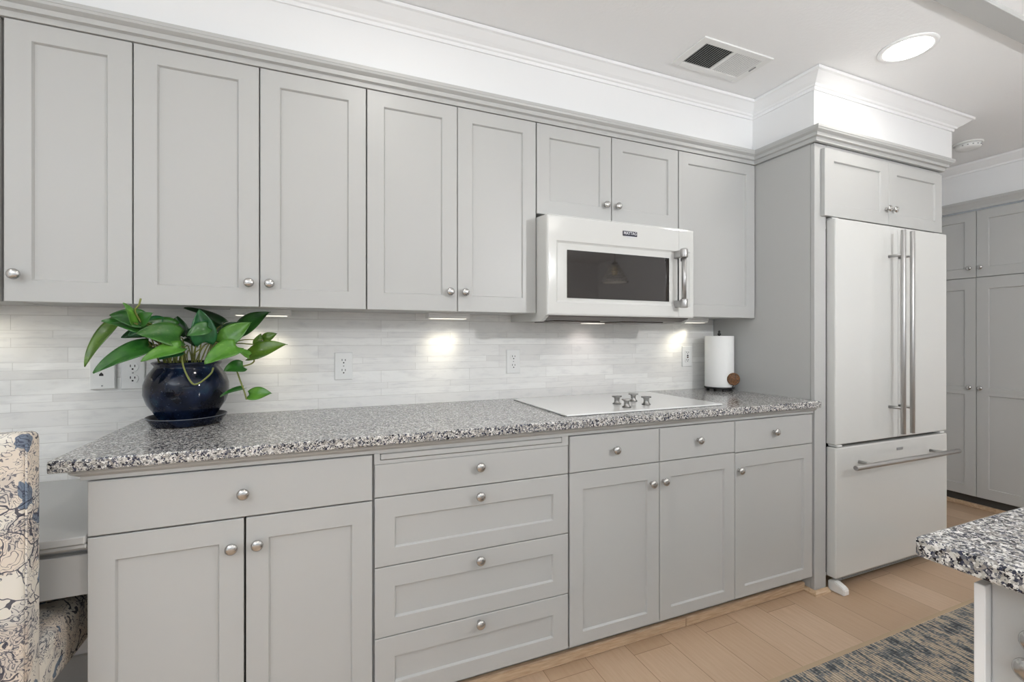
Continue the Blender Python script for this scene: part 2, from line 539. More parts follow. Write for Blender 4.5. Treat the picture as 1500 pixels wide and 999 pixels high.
ZT = 2.1285
wall_cab('gray wall cabinet cut by the left edge of the picture', -1.25, -0.8385, 1.3125, ZT, [(-1.25, -0.840, None)])
wall_cab('single-door gray wall cabinet at far left with knob in its lower left corner', -0.8345, -0.5325, 1.3125, ZT, [(-0.8335, -0.5335, (-0.803, 1.390))])
wall_cab('double-door gray wall cabinet above the potted plant', -0.5325, 0.1655, 1.3125, ZT, [(-0.5325, -0.1845, (-0.214, 1.392)), (-0.1835, 0.1645, (-0.153, 1.392))])
wall_cab('double-door gray wall cabinet just left of the white microwave', 0.1655, 0.8605, 1.3125, ZT, [(0.1660, 0.5125, (0.480, 1.389)), (0.5125, 0.8595, (0.541, 1.389))])
wall_cab('short two-door gray cabinet right above the white microwave', 0.8605, 1.6350, 1.740, ZT, [(0.8620, 1.2430, (1.208, 1.811)), (1.2440, 1.6340, (1.2715, 1.811))])
wall_cab('single-door gray wall cabinet between the microwave and the tall end panel', 1.6350, 2.1580, 1.3125, ZT, [(1.6360, 2.1560, None)])

BY = 1.469


def base_cab(label, x0, x1):
    t = thing('base_cabinet', label, 'cabinet', ((x0 + x1) / 2, 1.78, 0.0), 0, 'gray base cabinets under the counter')
    b = B()
    f0 = BY + 0.020
    x0 += 0.0006; x1 -= 0.0006
    b.box(x0, x0 + 0.016, f0, 2.075, 0.090, 0.8832)
    b.box(x1 - 0.016, x1, f0, 2.075, 0.090, 0.8832)
    b.box(x0 + 0.016, x1 - 0.016, f0 + 0.004, 2.075, 0.090, 0.106)
    b.box(x0 + 0.016, x1 - 0.016, 2.06, 2.075, 0.106, 0.8832)
    b.box(x0 + 0.016, x1 - 0.016, f0, f0 + 0.03, 0.846, 0.8832)
    b.box(x0 + 0.016, x1 - 0.016, f0 + 0.06, 2.06, 0.8750, 0.8832)
    b.build('body', M['paint'], t)
    bb = B()
    bb.box(x0 + 0.0162, x1 - 0.0162, f0 + 0.004, f0 + 0.012, 0.1062, 0.8458)
    bb.build('gap_shade_sheet', M['recess_dark'], t)  # dark sheet behind the fronts, paints shade into their gaps
    # toe support hidden behind the toe board
    B().box(x0 + 0.02, x1 - 0.02, 1.56, 2.05, 0.0, 0.0895).build('plinth', M['recess_dark'], t)
    return t


BFR = (0.055, 0.058, 0.062, 0.046)
t = base_cab('two-door gray base cabinet with one wide drawer below the plant', -0.5285, 0.1545)
doorpart(t, -0.5285, 0.1525, 0.7125, 0.8490, BY, None, (-0.189, 0.780), 'drawer')
doorpart(t, -0.5285, -0.1895, 0.0850, 0.7085, BY, BFR, (-0.217, 0.635))
doorpart(t, -0.1840, 0.1525, 0.0850, 0.7085, BY, BFR, (-0.155, 0.635))
t = base_cab('four-drawer gray base unit with slim pull-out board under the counter', 0.1545, 0.8370)
b = B()
for (a, c, d, e) in ((0.1585, 0.1755, 0.8190, 0.8525), (0.8090, 0.8350, 0.8190, 0.8525), (0.1755, 0.8090, 0.8190, 0.8302), (0.1755, 0.8090, 0.8510, 0.8525)):
    b.box(a, c, BY + 0.002, BY + 0.0195, d, e)
b.build('face_frame', M['paint'], t)
B().box(0.1775, 0.8070, BY + 0.0005, BY + 0.0235, 0.8322, 0.8490, 0.0015).build('pull_out_board', M['paint'], t)
doorpart(t, 0.1595, 0.8335, 0.7175, 0.8175, BY, None, (0.495, 0.780), 'drawer')
DF = (0.060, 0.060, 0.063, 0.054)
doorpart(t, 0.1595, 0.8335, 0.5030, 0.7145, BY, DF, (0.495, 0.683), 'drawer')
doorpart(t, 0.1595, 0.8335, 0.2855, 0.5000, BY, DF, (0.495, 0.4715), 'drawer')
doorpart(t, 0.1595, 0.8335, 0.0850, 0.2825, BY, DF, (0.495, 0.2615), 'drawer')
t = base_cab('gray base cabinet with two drawers and two doors below the white cooktop', 0.8370, 1.6495)
doorpart(t, 0.8405, 1.2450, 0.7175, 0.8490, BY, None, (1.0336, 0.786), 'drawer')
doorpart(t, 1.2480, 1.6485, 0.7175, 0.8490, BY, None, (1.4425, 0.788), 'drawer')
doorpart(t, 0.8405, 1.2450, 0.0850, 0.7145, BY, BFR, (1.2045, 0.638))
doorpart(t, 1.2480, 1.6485, 0.0850, 0.7145, BY, BFR, (1.2642, 0.640))
t = base_cab('gray base cabinet with one drawer and one door beside the tall end panel', 1.6495, 2.1570)
doorpart(t, 1.6515, 2.1430, 0.7135, 0.8490, BY, None, (1.8856, 0.787), 'drawer')
doorpart(t, 1.6515, 2.1430, 0.0850, 0.7105, BY, BFR, (1.6705, 0.638))

# tall panel between counter and fridge
t = thing('end_panel', 'tall gray end panel standing between the counter and the fridge', 'panel', (2.2, 1.78, 0))
B().box(2.1600, 2.1800, 1.4905, 2.0765, 0.0, ZT).build('side_board', M['paint'], t)
B().box(2.1600, 2.2400, BY, 1.4900, 0.0, ZT, 0.002).build('front_stile', M['paint'], t)

# cabinet over the fridge
OY = 1.448
t = thing('fridge_top_cabinet', 'two-door gray cabinet above the white fridge', 'cabinet', (2.715, 1.78, 1.785))
B().box(2.2415, 3.190, BY, 2.0765, 1.788, ZT).build('body', M['paint'], t)
B().box(3.1915, 3.206, 1.60, 2.0765, 0.0, ZT).build('side_panel', M['paint'], t)
doorpart(t, 2.2000, 2.6930, 1.7850, 2.1040, OY, (0.066, 0.066, 0.055, 0.058), (2.668, 1.862))
doorpart(t, 2.6960, 3.1740, 1.7850, 2.1040, OY, (0.066, 0.066, 0.055, 0.058), (2.7215, 1.862))

# pantry across the hall (faces the kitchen)
t = thing('pantry_cabinet', 'tall gray four-door pantry cabinet beyond the fridge', 'cabinet', (4.27, 1.754, 0), R(-90))
B().box(-0.322, 0.505, 0.021, 0.40, 0.088, 2.108).build('body', M['paint'], t, True)
B().box(-0.322, 0.505, 0.045, 0.38, 0.0, 0.0875).build('toe_kick', M['recess_dark'], t, True)
PF = (0.062, 0.062, 0.062, 0.066)
for x0, x1, kx in ((-0.322, -0.0018, -0.033), (0.0018, 0.503, 0.026)):
    doorpart(t, x0, x1, 1.634, 2.0985, 0.0, PF, (kx, 1.70), local=True)
    doorpart(t, x0, x1, 0.090, 1.6290, 0.0, (0.062, 0.062, 0.078, 0.070), (kx, 0.856), local=True, mid=0.832)

# island cabinet, its door side towards the camera's left
t = thing('island_cabinet', 'white-edged gray island cabinet at the lower right corner', 'cabinet', (0.868, 0.343, 0), R(-90))
B().box(0.001, 0.95, 0.020, 1.45, 0.0, 0.8835).build('body', M['paint'], t, True)
B().box(-0.011, 0.0016, -0.013, 1.45, 0.0, 0.862, 0.001).build('end_panel', M['trim'], t, True, 'white end panel')
fr_ = doorpart(t, 0.002, 0.45, 0.085, 0.868, 0.0, None, (0.0525, 0.8145), 'door', True)
knob(fr_, 0.0465, 0.0, 0.7750, True)

# ================================================================ COUNTERS
b = B().box(-0.593, 2.1590, 1.4355, 2.0765, 0.8840, 0.9140, 0.004, 2)
tag(b.build('countertop', M['granite']), 'long speckled granite countertop under the marble splash', 'countertop')
b = B().box(0.8150, 2.40, -0.72, 0.4050, 0.8840, 0.9140, 0.005, 2)
tag(b.build('island_countertop', M['granite']), 'speckled granite island countertop jutting in at the lower right', 'countertop')

# ================================================================ FRIDGE
t = thing('refrigerator', 'white french-door refrigerator with bottom freezer drawer', 'refrigerator', (2.715, 1.75, 0))
FY = 1.430
B().box(2.262, 3.165, 1.500, 2.055, 0.045, 1.745, 0.004).build('body', M['white_gloss'], t)
B().box(2.266, 3.160, 1.478, 1.4995, 0.075, 1.735).build('gasket', M['rubber'], t)
d1 = B().box(2.249, 2.7405, FY, 1.4775, 0.700, 1.774, 0.006, 2).build('door', M['white_gloss'], t)
d2 = B().box(2.7435, 3.182, FY, 1.4775, 0.700, 1.774, 0.006, 2).build('door', M['white_gloss'], t)
dr = B().box(2.251, 3.186, FY, 1.4775, 0.068, 0.6860, 0.006, 2).build('freezer_drawer', M['white_gloss'], t)
HY_ = 1.366
for d, hx, sx in ((d1, 2.651, 2.694), (d2, 2.7345, 2.7785)):
    hx = sx - 0.0
    h = B().lathe([(0.0095, 0.0), (0.0105, 0.002), (0.0105, 1.004), (0.0095, 1.006)], ((2.6595 if d is d1 else 2.7345), HY_, 0.733), 'Z', 20).build('handle', M['steel'], d, label='brushed steel bar handle')
# handle posts
for d, x in ((d1, 2.6595), (d2, 2.7345 + 0.012)):
    xx = 2.6595 if d is d1 else 2.7345
    for z in (1.618, 0.860):
        b = B()
        b.tube([(xx + (0.0 if d is d1 else 0.014), FY - 0.0005, z), (xx, HY_ + 0.004, z)], 0.007, 12)
        b.build('handle_post', M['steel'], d)
b = B().lathe([(0.0105, 0.0), (0.0118, 0.003), (0.0118, 0.856), (0.0105, 0.859)], (2.277, 1.358, 0.6085), 'X', 20)
b.build('handle', M['steel'], dr, label='brushed steel bar handle')
for x in (2.420, 3.02):
    b = B()
    b.tube([(x, FY - 0.0005, 0.606), (x, 1.364, 0.6085)], 0.0075, 12)
    b.build('handle_post', M['steel'], dr)
B().box(2.724, 2.775, FY - 0.003, FY - 0.0003, 0.634, 0.6475, 0.0012).build('badge', M['print'], dr)
for x in (2.262, 3.112):
    B().box(x, x + 0.048, 1.452, 1.500, 1.7742, 1.7835, 0.003).build('hinge_cover', M['white_plastic'], t)
for x in (2.2645, 3.125):
    B().box(x, x + 0.038, 1.4325, 1.476, 0.6885, 0.6985, 0.002).build('centre_hinge', M['white_plastic'], t)
b = B()
b.box(2.30, 3.15, 1.462, 1.4775, 0.030, 0.064, 0.002)
for k in range(3):
    z = 0.035 + k * 0.009
    b.box(2.345, 3.11, 1.4585, 1.4625, z, z + 0.0045)
b.build('kick_grille', M['print'], t)
b = B()
prof = [(0.0, 0.0), (0.0, 0.046), (0.03, 0.050), (0.070, 0.034), (0.076, 0.026), (0.076, 0.0)]
b.rings([[(2.262, 1.475 - o, z + 0.0) for o, z in prof], [(2.300, 1.475 - o, z + 0.0) for o, z in prof]])
bmesh.ops.bevel(b.bm, geom=list(b.bm.edges), offset=0.004, segments=2, affect='EDGES')
b.build('foot_cover', M['white_plastic'], t)
B().box(2.70, 3.1, 1.52, 1.60, 0.0, 0.0445).build('foot', M['black'], t)

# ================================================================ MICROWAVE
MY = 1.685
t = thing('microwave', 'white over-the-range microwave with dark window and steel handle', 'microwave', (1.245, 1.88, 1.28))
b = B()
pr = [(2.074, 1.283), (1.752, 1.276), (1.722, 1.290), (1.7085, 1.297), (1.7085, 1.712), (1.722, 1.716), (1.79, 1.722), (2.074, 1.722)]
b.rings([[(0.8625, y, z) for y, z in pr], [(0.877, y, z) for y, z in pr]])
b.rings([[(1.618, y, z) for y, z in pr], [(1.6325, y, z) for y, z in pr]])
b.box(0.877, 1.618, 1.7085, 2.074, 1.300, 1.720)
b.build('casing', M['white_gloss'], t)
b = B()
b.box(0.877, 1.618, 1.755, 2.07, 1.284, 1.2995)
for k in range(2):
    x = 0.95 + k * 0.36
    b.box(x, x + 0.24, 1.80, 2.0, 1.279, 1.2842, 0.002)
b.rings([[(0.877, y, z) for y, z in ((1.7090, 1.2998), (1.7090, 1.2975), (1.754, 1.284), (1.754, 1.2998))], [(1.618, y, z) for y, z in ((1.7090, 1.2998), (1.7090, 1.2975), (1.754, 1.284), (1.754, 1.2998))]])
b.build('vent_grille', M['darkmetal'], t)
cl = B().box(1.20, 1.30, 1.93, 1.99, 1.2768, 1.2792, 0.0005).build('cooktop_lamp', M['lens_soft'], t)


def front(x0, x1, z0, z1, l, r, tp, bt, lb, rb):
    """enamel front with a shallow framed recess"""
    b = B()
    y = MY
    def ring(i, yy): return [(x0 + i * lb, yy, z0 + i), (x1 - i * rb, yy, z0 + i), (x1 - i * rb, yy, z1 - i), (x0 + i * lb, yy, z1 - i)]
    def inn(i, yy): return [(x0 + l + i * (l > 0), yy, z0 + bt + i), (x1 - r - i * (r > 0), yy, z0 + bt + i), (x1 - r - i * (r > 0), yy, z1 - tp - i), (x0 + l + i * (l > 0), yy, z1 - tp - i)]
    b.rings([ring(0, y + 0.022), ring(0, y + 0.008), ring(0.003, y + 0.002), ring(0.009, y), inn(0, y), inn(0.004, y + 0.0035), inn(0.009, y + 0.006)])
    return b


door = front(0.857, 1.5400, 1.300, 1.7125, 0.044, 0.0, 0.104, 0.053, 1, 0).build('door', M['white_gloss'], t)
pan = front(1.5412, 1.6330, 1.300, 1.7125, 0.0, 0.026, 0.104, 0.053, 0, 1).build('control_panel', M['white_gloss'], t)
B().box(0.953, 1.4880, MY + 0.0035, MY + 0.0056, 1.3735, 1.5735, 0.0008).build('window', M['dark_glass'], door, label='dark glass window')
b = B()
b.lathe([(0.0105, 1.352), (0.0105, 1.600)], (1.5265, 1.637, 0), 'Z', 20)
h = b.build('handle', M['steel'], door, label='brushed steel handle')
for z in (1.343, 1.570):
    b = B()
    b.lathe([(0.0155, z), (0.0170, z + 0.004), (0.0170, z + 0.036), (0.0155, z + 0.040)], (1.5265, 1.637, 0), 'Z', 20)
    b.box(1.515, 1.538, 1.640, MY + 0.0052, z + 0.004, z + 0.036, 0.002)
    b.build('handle_mount', M['steel'], h)
bd = B().box(1.2275, 1.3035, MY - 0.0030, MY - 0.0003, 1.654, 1.6755, 0.0008).build('badge', M['navy_badge'], door, label='navy badge with silver letters')
cu = bpy.data.curves.new('lettering', 'FONT')
cu.body = 'MAYTAG'
cu.size = 0.0185
cu.align_x = 'CENTER'
cu.align_y = 'CENTER'
cu.extrude = 0.0006
cu.offset = 0.0002
tmp = bpy.data.objects.new('lettering', cu)
C.objects.link(tmp)
bpy.context.view_layer.update()
me = bpy.data.meshes.new_from_object(tmp.evaluated_get(bpy.context.evaluated_depsgraph_get()))
bpy.data.objects.remove(tmp)
me.transform(WM[bd].inverted() @ Matrix.Translation((1.2655, MY - 0.0036, 1.6655)) @ Matrix.Rotation(R(90), 4, 'X') @ Matrix.Diagonal((0.92, 1, 1, 1)))
me.materials.append(M['silver'])
o = bpy.data.objects.new('lettering', me)
C.objects.link(o)
o.parent = bd
WM[o] = WM[bd]
b = B()
b.rings([[(1.2300, MY - 0.0020, 1.6535), (1.2655, MY - 0.0020, 1.6475), (1.3010, MY - 0.0020, 1.6535)], [(1.2300, MY - 0.0003, 1.6535), (1.2655, MY - 0.0003, 1.6475), (1.3010, MY - 0.0003, 1.6535)]])
b.build('badge_chevron', M['silver'], bd)
b = B()
for k in range(11):
    z = 1.545 - k * 0.0165
    for j in range(2):
        x = 1.566 + j * 0.012
        b.box(x, x + (0.006 if (k + j) % 3 else 0.008), MY + 0.0054, MY + 0.0062, z, z + 0.0035)
b.build('button_print', M['print'], pan)
B().box(1.5565, 1.590, MY + 0.0048, MY + 0.0062, 1.563, 1.589, 0.0006).build('display', M['dark_glass'], pan)

# ================================================================ COOKTOP
t = thing('cooktop', 'white glass cooktop with four chrome knobs set into the counter', 'cooktop', (1.236, 1.77, 0.914))
B().box(0.850, 1.6220, 1.508, 2.020, 0.9150, 0.9210, 0.0018, 2).build('glass_top', M['glass_white'], t)
B().box(0.8535, 1.6185, 1.5115, 2.0165, 0.9141, 0.9150).build('gasket', M['rubber'], t)
for x, y, a in ((1.196, 1.683, 0.3), (1.1745, 1.585, 0.15), (1.316, 1.727, 0.6), (1.300, 1.617, 0.45)):
    b = B()
    b.lathe([(0.0175, 0.9226), (0.0180, 0.9242), (0.0150, 0.9266), (0.0118, 0.9300), (0.0112, 0.9420), (0.0130, 0.9480), (0.0150, 0.9505), (0.0140, 0.9525)], (x, y, 0), 'Z', 24)
    k = b.build('knob', M['knob_metal'], t)
    B().lathe([(0.0185, 0.92105), (0.0185, 0.9224)], (x, y, 0), 'Z', 24).build('base_ring', M['black'], k)
    g = B()
    g.box(-0.0215, 0.0215, -0.0055, 0.0055, 0.0, 0.0080, 0.0024, 2)
    g.bm.transform(Matrix.Translation((x, y, 0.9500)) @ Matrix.Rotation(-a, 4, 'Z'))
    g.build('grip', M['knob_metal'], k)

# ================================================================ OUTLETS
def outlet(label, x, z, kind='duplex'):
    t = thing('wall_outlet', label, 'outlet', (x, 2.077, z - 0.058), 0, 'white outlets on the marble splash')
    y = 2.0768
    p = B().slab(x - 0.0355, x + 0.0355, z - 0.058, z + 0.058, y - 0.0065, 0.0062, 0.0025).build('plate', M['white_plastic'], t)
    if kind == 'duplex':
        for dz in (0.021, -0.021):
            b = B()
            ring = []
            for i in range(28):
                a = 2 * PI * i / 28
                ring.append((x + 0.0168 * math.cos(a), z + dz + max(-0.0135, min(0.0135, 0.0168 * math.sin(a)))))
            b.rings([[(px, y - 0.0062, pz) for px, pz in ring], [(px, y - 0.0088, pz) for px, pz in ring]])
            r_ = b.build('receptacle', M['white_plastic'], t)
            s = B()
            s.box(x - 0.0078, x - 0.0052, y - 0.0094, y - 0.0086, z + dz + 0.0005, z + dz + 0.0090)
            s.box(x + 0.0052, x + 0.0078, y - 0.0094, y - 0.0086, z + dz + 0.0005, z + dz + 0.0080)
            s.lathe([(0.0030, 0.0086), (0.0030, 0.0094)], (x, y, z + dz - 0.0070), '-Y', 10)
            s.build('slots', M['slot'], r_)
        B().lathe([(0.0026, 0.0062), (0.0026, 0.0074)], (x, y, z), '-Y', 10).build('screw', M['print'], t)
    else:
        r_ = B().slab(x - 0.0168, x + 0.0168, z - 0.034, z + 0.034, y - 0.0092, 0.0030, 0.001).build('receptacle', M['white_plastic'], t)
        for dz in (0.022, -0.020):
            s = B()
            s.box(x - 0.0078, x - 0.0052, y - 0.0097, y - 0.0088, z + dz - 0.002, z + dz + 0.006)
            s.box(x + 0.0052, x + 0.0078, y - 0.0097, y - 0.0088, z + dz - 0.002, z + dz + 0.005)
            s.lathe([(0.0026, 0.0088), (0.0026, 0.0097)], (x, y, z + dz - 0.0068), '-Y', 10)
            s.build('slots', M['slot'], r_)
        B().box(x - 0.006, x + 0.006, y - 0.0104, y - 0.0090, z + 0.0015, z + 0.0085, 0.0004).build('test_button', M['black'], r_)
        B().box(x - 0.006, x + 0.006, y - 0.0104, y - 0.0090, z - 0.0085, z - 0.0015, 0.0004).build('reset_button', M['wood_dark'], r_)
    return t


outlet('white duplex outlet half hidden behind the dark planter', -0.616, 1.081)
outlet('white duplex outlet on the splash between plant and cooktop', 0.099, 1.089)
outlet('white duplex outlet on the splash at the left end of the cooktop', 0.8725, 1.093)
outlet('white outlet with dark test buttons near the paper towels', 1.955, 1.101, 'gfci')
t = thing('wall_plate', 'white wall plate with a dark jack, under the longest leaf of the plant', 'wall plate', (-0.70, 2.077, 1.027))
B().slab(-0.7350, -0.6640, 1.027, 1.142, 2.060, 0.0165, 0.002).build('plate', M['white_plastic'], t)
b = B()
b.rings([[(-0.7085, 2.0592, 1.0735), (-0.6965, 2.0592, 1.0735), (-0.6965, 2.0592, 1.079), (-0.7025, 2.0592, 1.086), (-0.7085, 2.0592, 1.079)],
         [(-0.7085, 2.0602, 1.0735), (-0.6965, 2.0602, 1.0735), (-0.6965, 2.0602, 1.079), (-0.7025, 2.0602, 1.086), (-0.7085, 2.0602, 1.079)]])
b.build('jack', M['slot'], t)
B().lathe([(0.0026, 0.0168), (0.0026, 0.0180)], (-0.7005, 2.0768, 1.0385), '-Y', 10).build('screw', M['print'], t)

# ================================================================ UNDER-CABINET LIGHTS
def led(label, x, tx, tz, wdt=0.19):
    t = thing('undercabinet_light', label, 'light', (x, 2.0, 1.29), 0, 'white lights under the wall cabinets')
    b = B()
    b.rings([[(x - wdt / 2, yy, zz) for yy, zz in ((1.965, 1.3150), (1.965, 1.303), (1.972, 1.292), (2.030, 1.292), (2.036, 1.303), (2.036, 1.3150))],
             [(x + wdt / 2, yy, zz) for yy, zz in ((1.965, 1.3150), (1.965, 1.303), (1.972, 1.292), (2.030, 1.292), (2.036, 1.303), (2.036, 1.3150))]])
    b.build('housing', M['white_plastic'], t)
    B().box(x - wdt / 2 + 0.015, x + wdt / 2 - 0.015, 1.976, 2.026, 1.2900, 1.2921, 0.0005).build('lens', M['lens_soft'], t)
    v = Vector((tx, 2.077, tz)) - Vector((x, 2.0, 1.278))
    area('led', (0, 0, -0.012), v.to_track_quat('-Z', 'Y').to_euler(), 0.13, 0.025, UNDERCAB, (1, 0.92, 0.72), 'RECTANGLE', t, R(64))
    return t


led('white light bar under the wall cabinet end at the left picture edge', -1.13, -0.90, 1.17)
led('white light bar under the double-door cabinet above the plant', -0.197, -0.175, 1.130, 0.20)
led('white light bar under the cabinet left of the microwave', 0.528, 0.515, 1.145, 0.185)
led('white light bar under the cabinet right of the microwave', 1.915, 1.862, 1.16, 0.185)
d = bpy.data.lights.new('hood_lamp', 'SPOT')
d.energy = UNDERCAB * 7.0
d.color = (1, 0.87, 0.84)
d.spot_size = R(100)
d.spot_blend = 0.8
d.shadow_soft_size = 0.03
o = bpy.data.objects.new('hood_lamp', d)
C.objects.link(o)
o.parent = cl
o.location = (0.005, 0.08, -0.012)
o.rotation_euler = (Vector((1.25, 2.077, 1.13)) - Vector((1.25, 1.96, 1.268))).to_track_quat('-Z', 'Y').to_euler()

# ================================================================ CEILING FITTINGS
def downlight(label, x, y, grp='recessed ceiling lights'):
    t = thing('recessed_light', label, 'light', (x, y, HC), 0, grp)
    B().lathe([(0.103, 2.4398), (0.102, 2.4350), (0.092, 2.4325), (0.086, 2.4335)], (x, y, 0), 'Z', 48).build('trim_ring', M['trim'], t)
    B().lathe([(0.0835, 2.4332), (0.080, 2.4310)], (x, y, 0), 'Z', 48).build('lens', M['lens'], t)
    area('lamp', (0, 0, -0.012), (0, 0, 0), 0.15, 0.15, DOWNLIGHT, (1, 0.965, 0.91), 'DISK', t)
    return t


downlight('round recessed ceiling light glowing white in front of the fridge', 2.312, 1.172)
for x, y in ((0.245, 1.174), (0.245, 0.04), (-1.09, -1.29), (-1.60, 1.174), (2.312, -1.10), (3.75, 0.55)):  # first half inferred from door reflections, second half added unseen for fill
    downlight('unseen round recessed light in the ceiling outside the picture, one of a set partly added for fill', x, y)

t = thing('smoke_detector', 'round white smoke detector on the ceiling beyond the fridge bulkhead', 'smoke detector', (3.80, 1.60, HC))
B().lathe([(0.072, 2.4398), (0.072, 2.432), (0.066, 2.430)], (3.80, 1.60, 0), 'Z', 40).build('base', M['white_plastic'], t)
B().lathe([(0.062, 2.4298), (0.062, 2.412), (0.056, 2.404), (0.030, 2.401)], (3.80, 1.60, 0), 'Z', 40).build('cover', M['white_plastic'], t)
b = B()
for k in range(9):
    a = PI + k * PI / 8
    b.box(3.80 + 0.0615 * math.cos(a) - 0.004, 3.80 + 0.0615 * math.cos(a) + 0.004, 1.60 + 0.0615 * math.sin(a) - 0.003, 1.60 + 0.0615 * math.sin(a) + 0.003, 2.413, 2.418)
b.build('sensor_vents', M['print'], t)

t = thing('air_vent', 'white louvred air vent in the ceiling', 'vent', (1.655, 1.541, HC))
x0, x1, y0, y1 = 1.457, 1.852, 1.442, 1.640
z0, z1 = 2.4325, 2.4398
i0, i1, j0, j1 = x0 + 0.036, x1 - 0.036, y0 + 0.030, y1 - 0.030
xm = (i0 + i1) / 2
b = B()
b.box(x0, i0, y0, y1, z0, z1, 0.001); b.box(i1, x1, y0, y1, z0, z1, 0.001)
b.box(i0, i1, y0, j0, z0, z1, 0.001); b.box(i0, i1, j1, y1, z0, z1, 0.001)
b.box(xm - 0.006, xm + 0.006, j0, j1, z0, z1)
b.build('frame', M['white_plastic'], t)
B().box(i0, i1, j0, j1, 2.4385, 2.4396).build('duct', M['black'], t)
for sgn, a, c in ((1, i0, xm - 0.006), (-1, xm + 0.006, i1)):
    b = B()
    n = 13
    for k in range(n):
        cx = a + (k + 0.5) * (c - a) / n
        q_ = 1.0 if sgn > 0 else 0.62
        b.rings([[(cx + sgn * u * q_, j0, 2.4355 + v * q_) for u, v in ((-0.0042, -0.0030), (-0.0038, -0.0036), (0.0042, 0.0030), (0.0038, 0.0036))],
                 [(cx + sgn * u * q_, j1, 2.4355 + v * q_) for u, v in ((-0.0042, -0.0030), (-0.0038, -0.0036), (0.0042, 0.0030), (0.0038, 0.0036))]])
    b.build('louvres', M['white_plastic'], t)
B().box(i1 + 0.006, i1 + 0.011, y0 + 0.07, y0 + 0.105, 2.4285, 2.4326).build('lever', M['print'], t)

# ================================================================ PAPER TOWELS
px, py = 2.066, 1.945
t = thing('paper_towel_holder', 'dark paper towel holder with a carved wooden disc, on the counter', 'paper towel holder', (px, py, 0.9142))
B().lathe([(0.076, 0.9270), (0.079, 0.9300), (0.079, 0.9350), (0.074, 0.9368)], (px, py, 0), 'Z', 40).build('base', M['black'], t)
for k in range(4):
    a = R(-115) + k * PI / 2
    B().lathe([(0.008, 0.9143), (0.009, 0.9200), (0.007, 0.9272)], (px + 0.062 * math.cos(a), py + 0.062 * math.sin(a), 0), 'Z', 14).build('foot', M['black'], t)
B().lathe([(0.006, 0.9370), (0.006, 1.222), (0.0095, 1.224), (0.0095, 1.230), (0.0055, 1.236), (0.0068, 1.242), (0.0035, 1.248)], (px, py, 0), 'Z', 16).build('rod', M['black'], t)
dx, dy = 2.075, 1.857
b = B().lathe([(0.030, -0.004), (0.0335, -0.002), (0.0335, 0.003), (0.0290, 0.005), (0.0270, 0.0040), (0.0200, 0.0060), (0.006, 0.0065)], (0, 0, 0), '-Y', 32)
b.bm.transform(Matrix.Translation((dx, dy, 0.984)) @ Matrix.Rotation(R(-25), 4, 'Z'))
disc = b.build('carved_disc', M['wood_dark'], t, label='round carved brown wooden disc')
B().tube([(dx, dy, 0.952), (dx - 0.001, dy + 0.006, 0.933), (dx - 0.002, dy + 0.014, 0.931)], 0.003, 10).build('disc_post', M['black'], t)
b = B()
prof = [(0.020, 0.9372), (0.0735, 0.9372), (0.0750, 0.9400), (0.0750, 1.2150), (0.0735, 1.2180), (0.020, 1.2180)]
ringsv = []
for r_, h in prof + prof[:1]:
    ringsv.append([(px + r_ * math.cos(2 * PI * i / 48), py + r_ * math.sin(2 * PI * i / 48), h) for i in range(48)])
b.rings(ringsv, False, False, True)
bmesh.ops.remove_doubles(b.bm, verts=b.bm.verts, dist=1e-5)
tag(b.build('paper_towel_roll', M['paper']), 'white roll of paper towels standing on the counter corner', 'paper towels')

# ================================================================ PLANT
cx, cy = -0.412, 1.893
t = sau = thing('saucer', 'dark navy glazed saucer under the planter', 'saucer', (cx, cy, 0.9142))
B().lathe([(0.090, 0.9142), (0.097, 0.9152), (0.1030, 0.9220), (0.1085, 0.9330), (0.1140, 0.9400), (0.1155, 0.9425), (0.1145, 0.9440), (0.1110, 0.9425), (0.1045, 0.9340), (0.0960, 0.9245), (0.0880, 0.9225), (0.02, 0.9222)], (cx, cy, 0), 'Z', 56).build('dish', M['navy_glaze'], t)
B().lathe([(0.0885, 0.91415), (0.0945, 0.91425), (0.0985, 0.9175), (0.090, 0.9176)], (cx, cy, 0), 'Z', 56).build('foot_ring', mat('bare_clay', srgb(150, 132, 112), 0.8), t)

b = B()
b.tube([(cx + 0.1150 * math.cos(2 * PI * k / 56), cy + 0.1150 * math.sin(2 * PI * k / 56), 0.9437) for k in range(57)], 0.0013, 6)
b.build('rim_edge', mat('worn_glaze_edge', srgb(96, 100, 106), 0.3), sau)

t = thing('potted_plant', 'green trailing plant in a round dark navy glazed pot on the counter', 'potted plant', (cx, cy, 0.9226))
prof = [(0.070, 0.9227), (0.077, 0.9260), (0.080, 0.9360), (0.093, 0.9570), (0.1125, 0.9880), (0.1225, 1.0200), (0.1215, 1.0530), (0.1120, 1.0830), (0.0970, 1.1040), (0.0925, 1.1100),
        (0.0940, 1.1150), (0.1000, 1.1210), (0.1010, 1.1250), (0.0970, 1.1270), (0.0900, 1.1240), (0.0860, 1.1130), (0.0860, 1.1020), (0.02, 1.1010)]
B().lathe(prof, (cx, cy, 0), 'Z', 64).build('pot', M['navy_glaze'], t)
B().lathe([(0.0858, 1.1022), (0.070, 1.112), (0.04, 1.116), (0.01, 1.117)], (cx, cy, 0), 'Z', 32).build('soil', M['soil'], t)

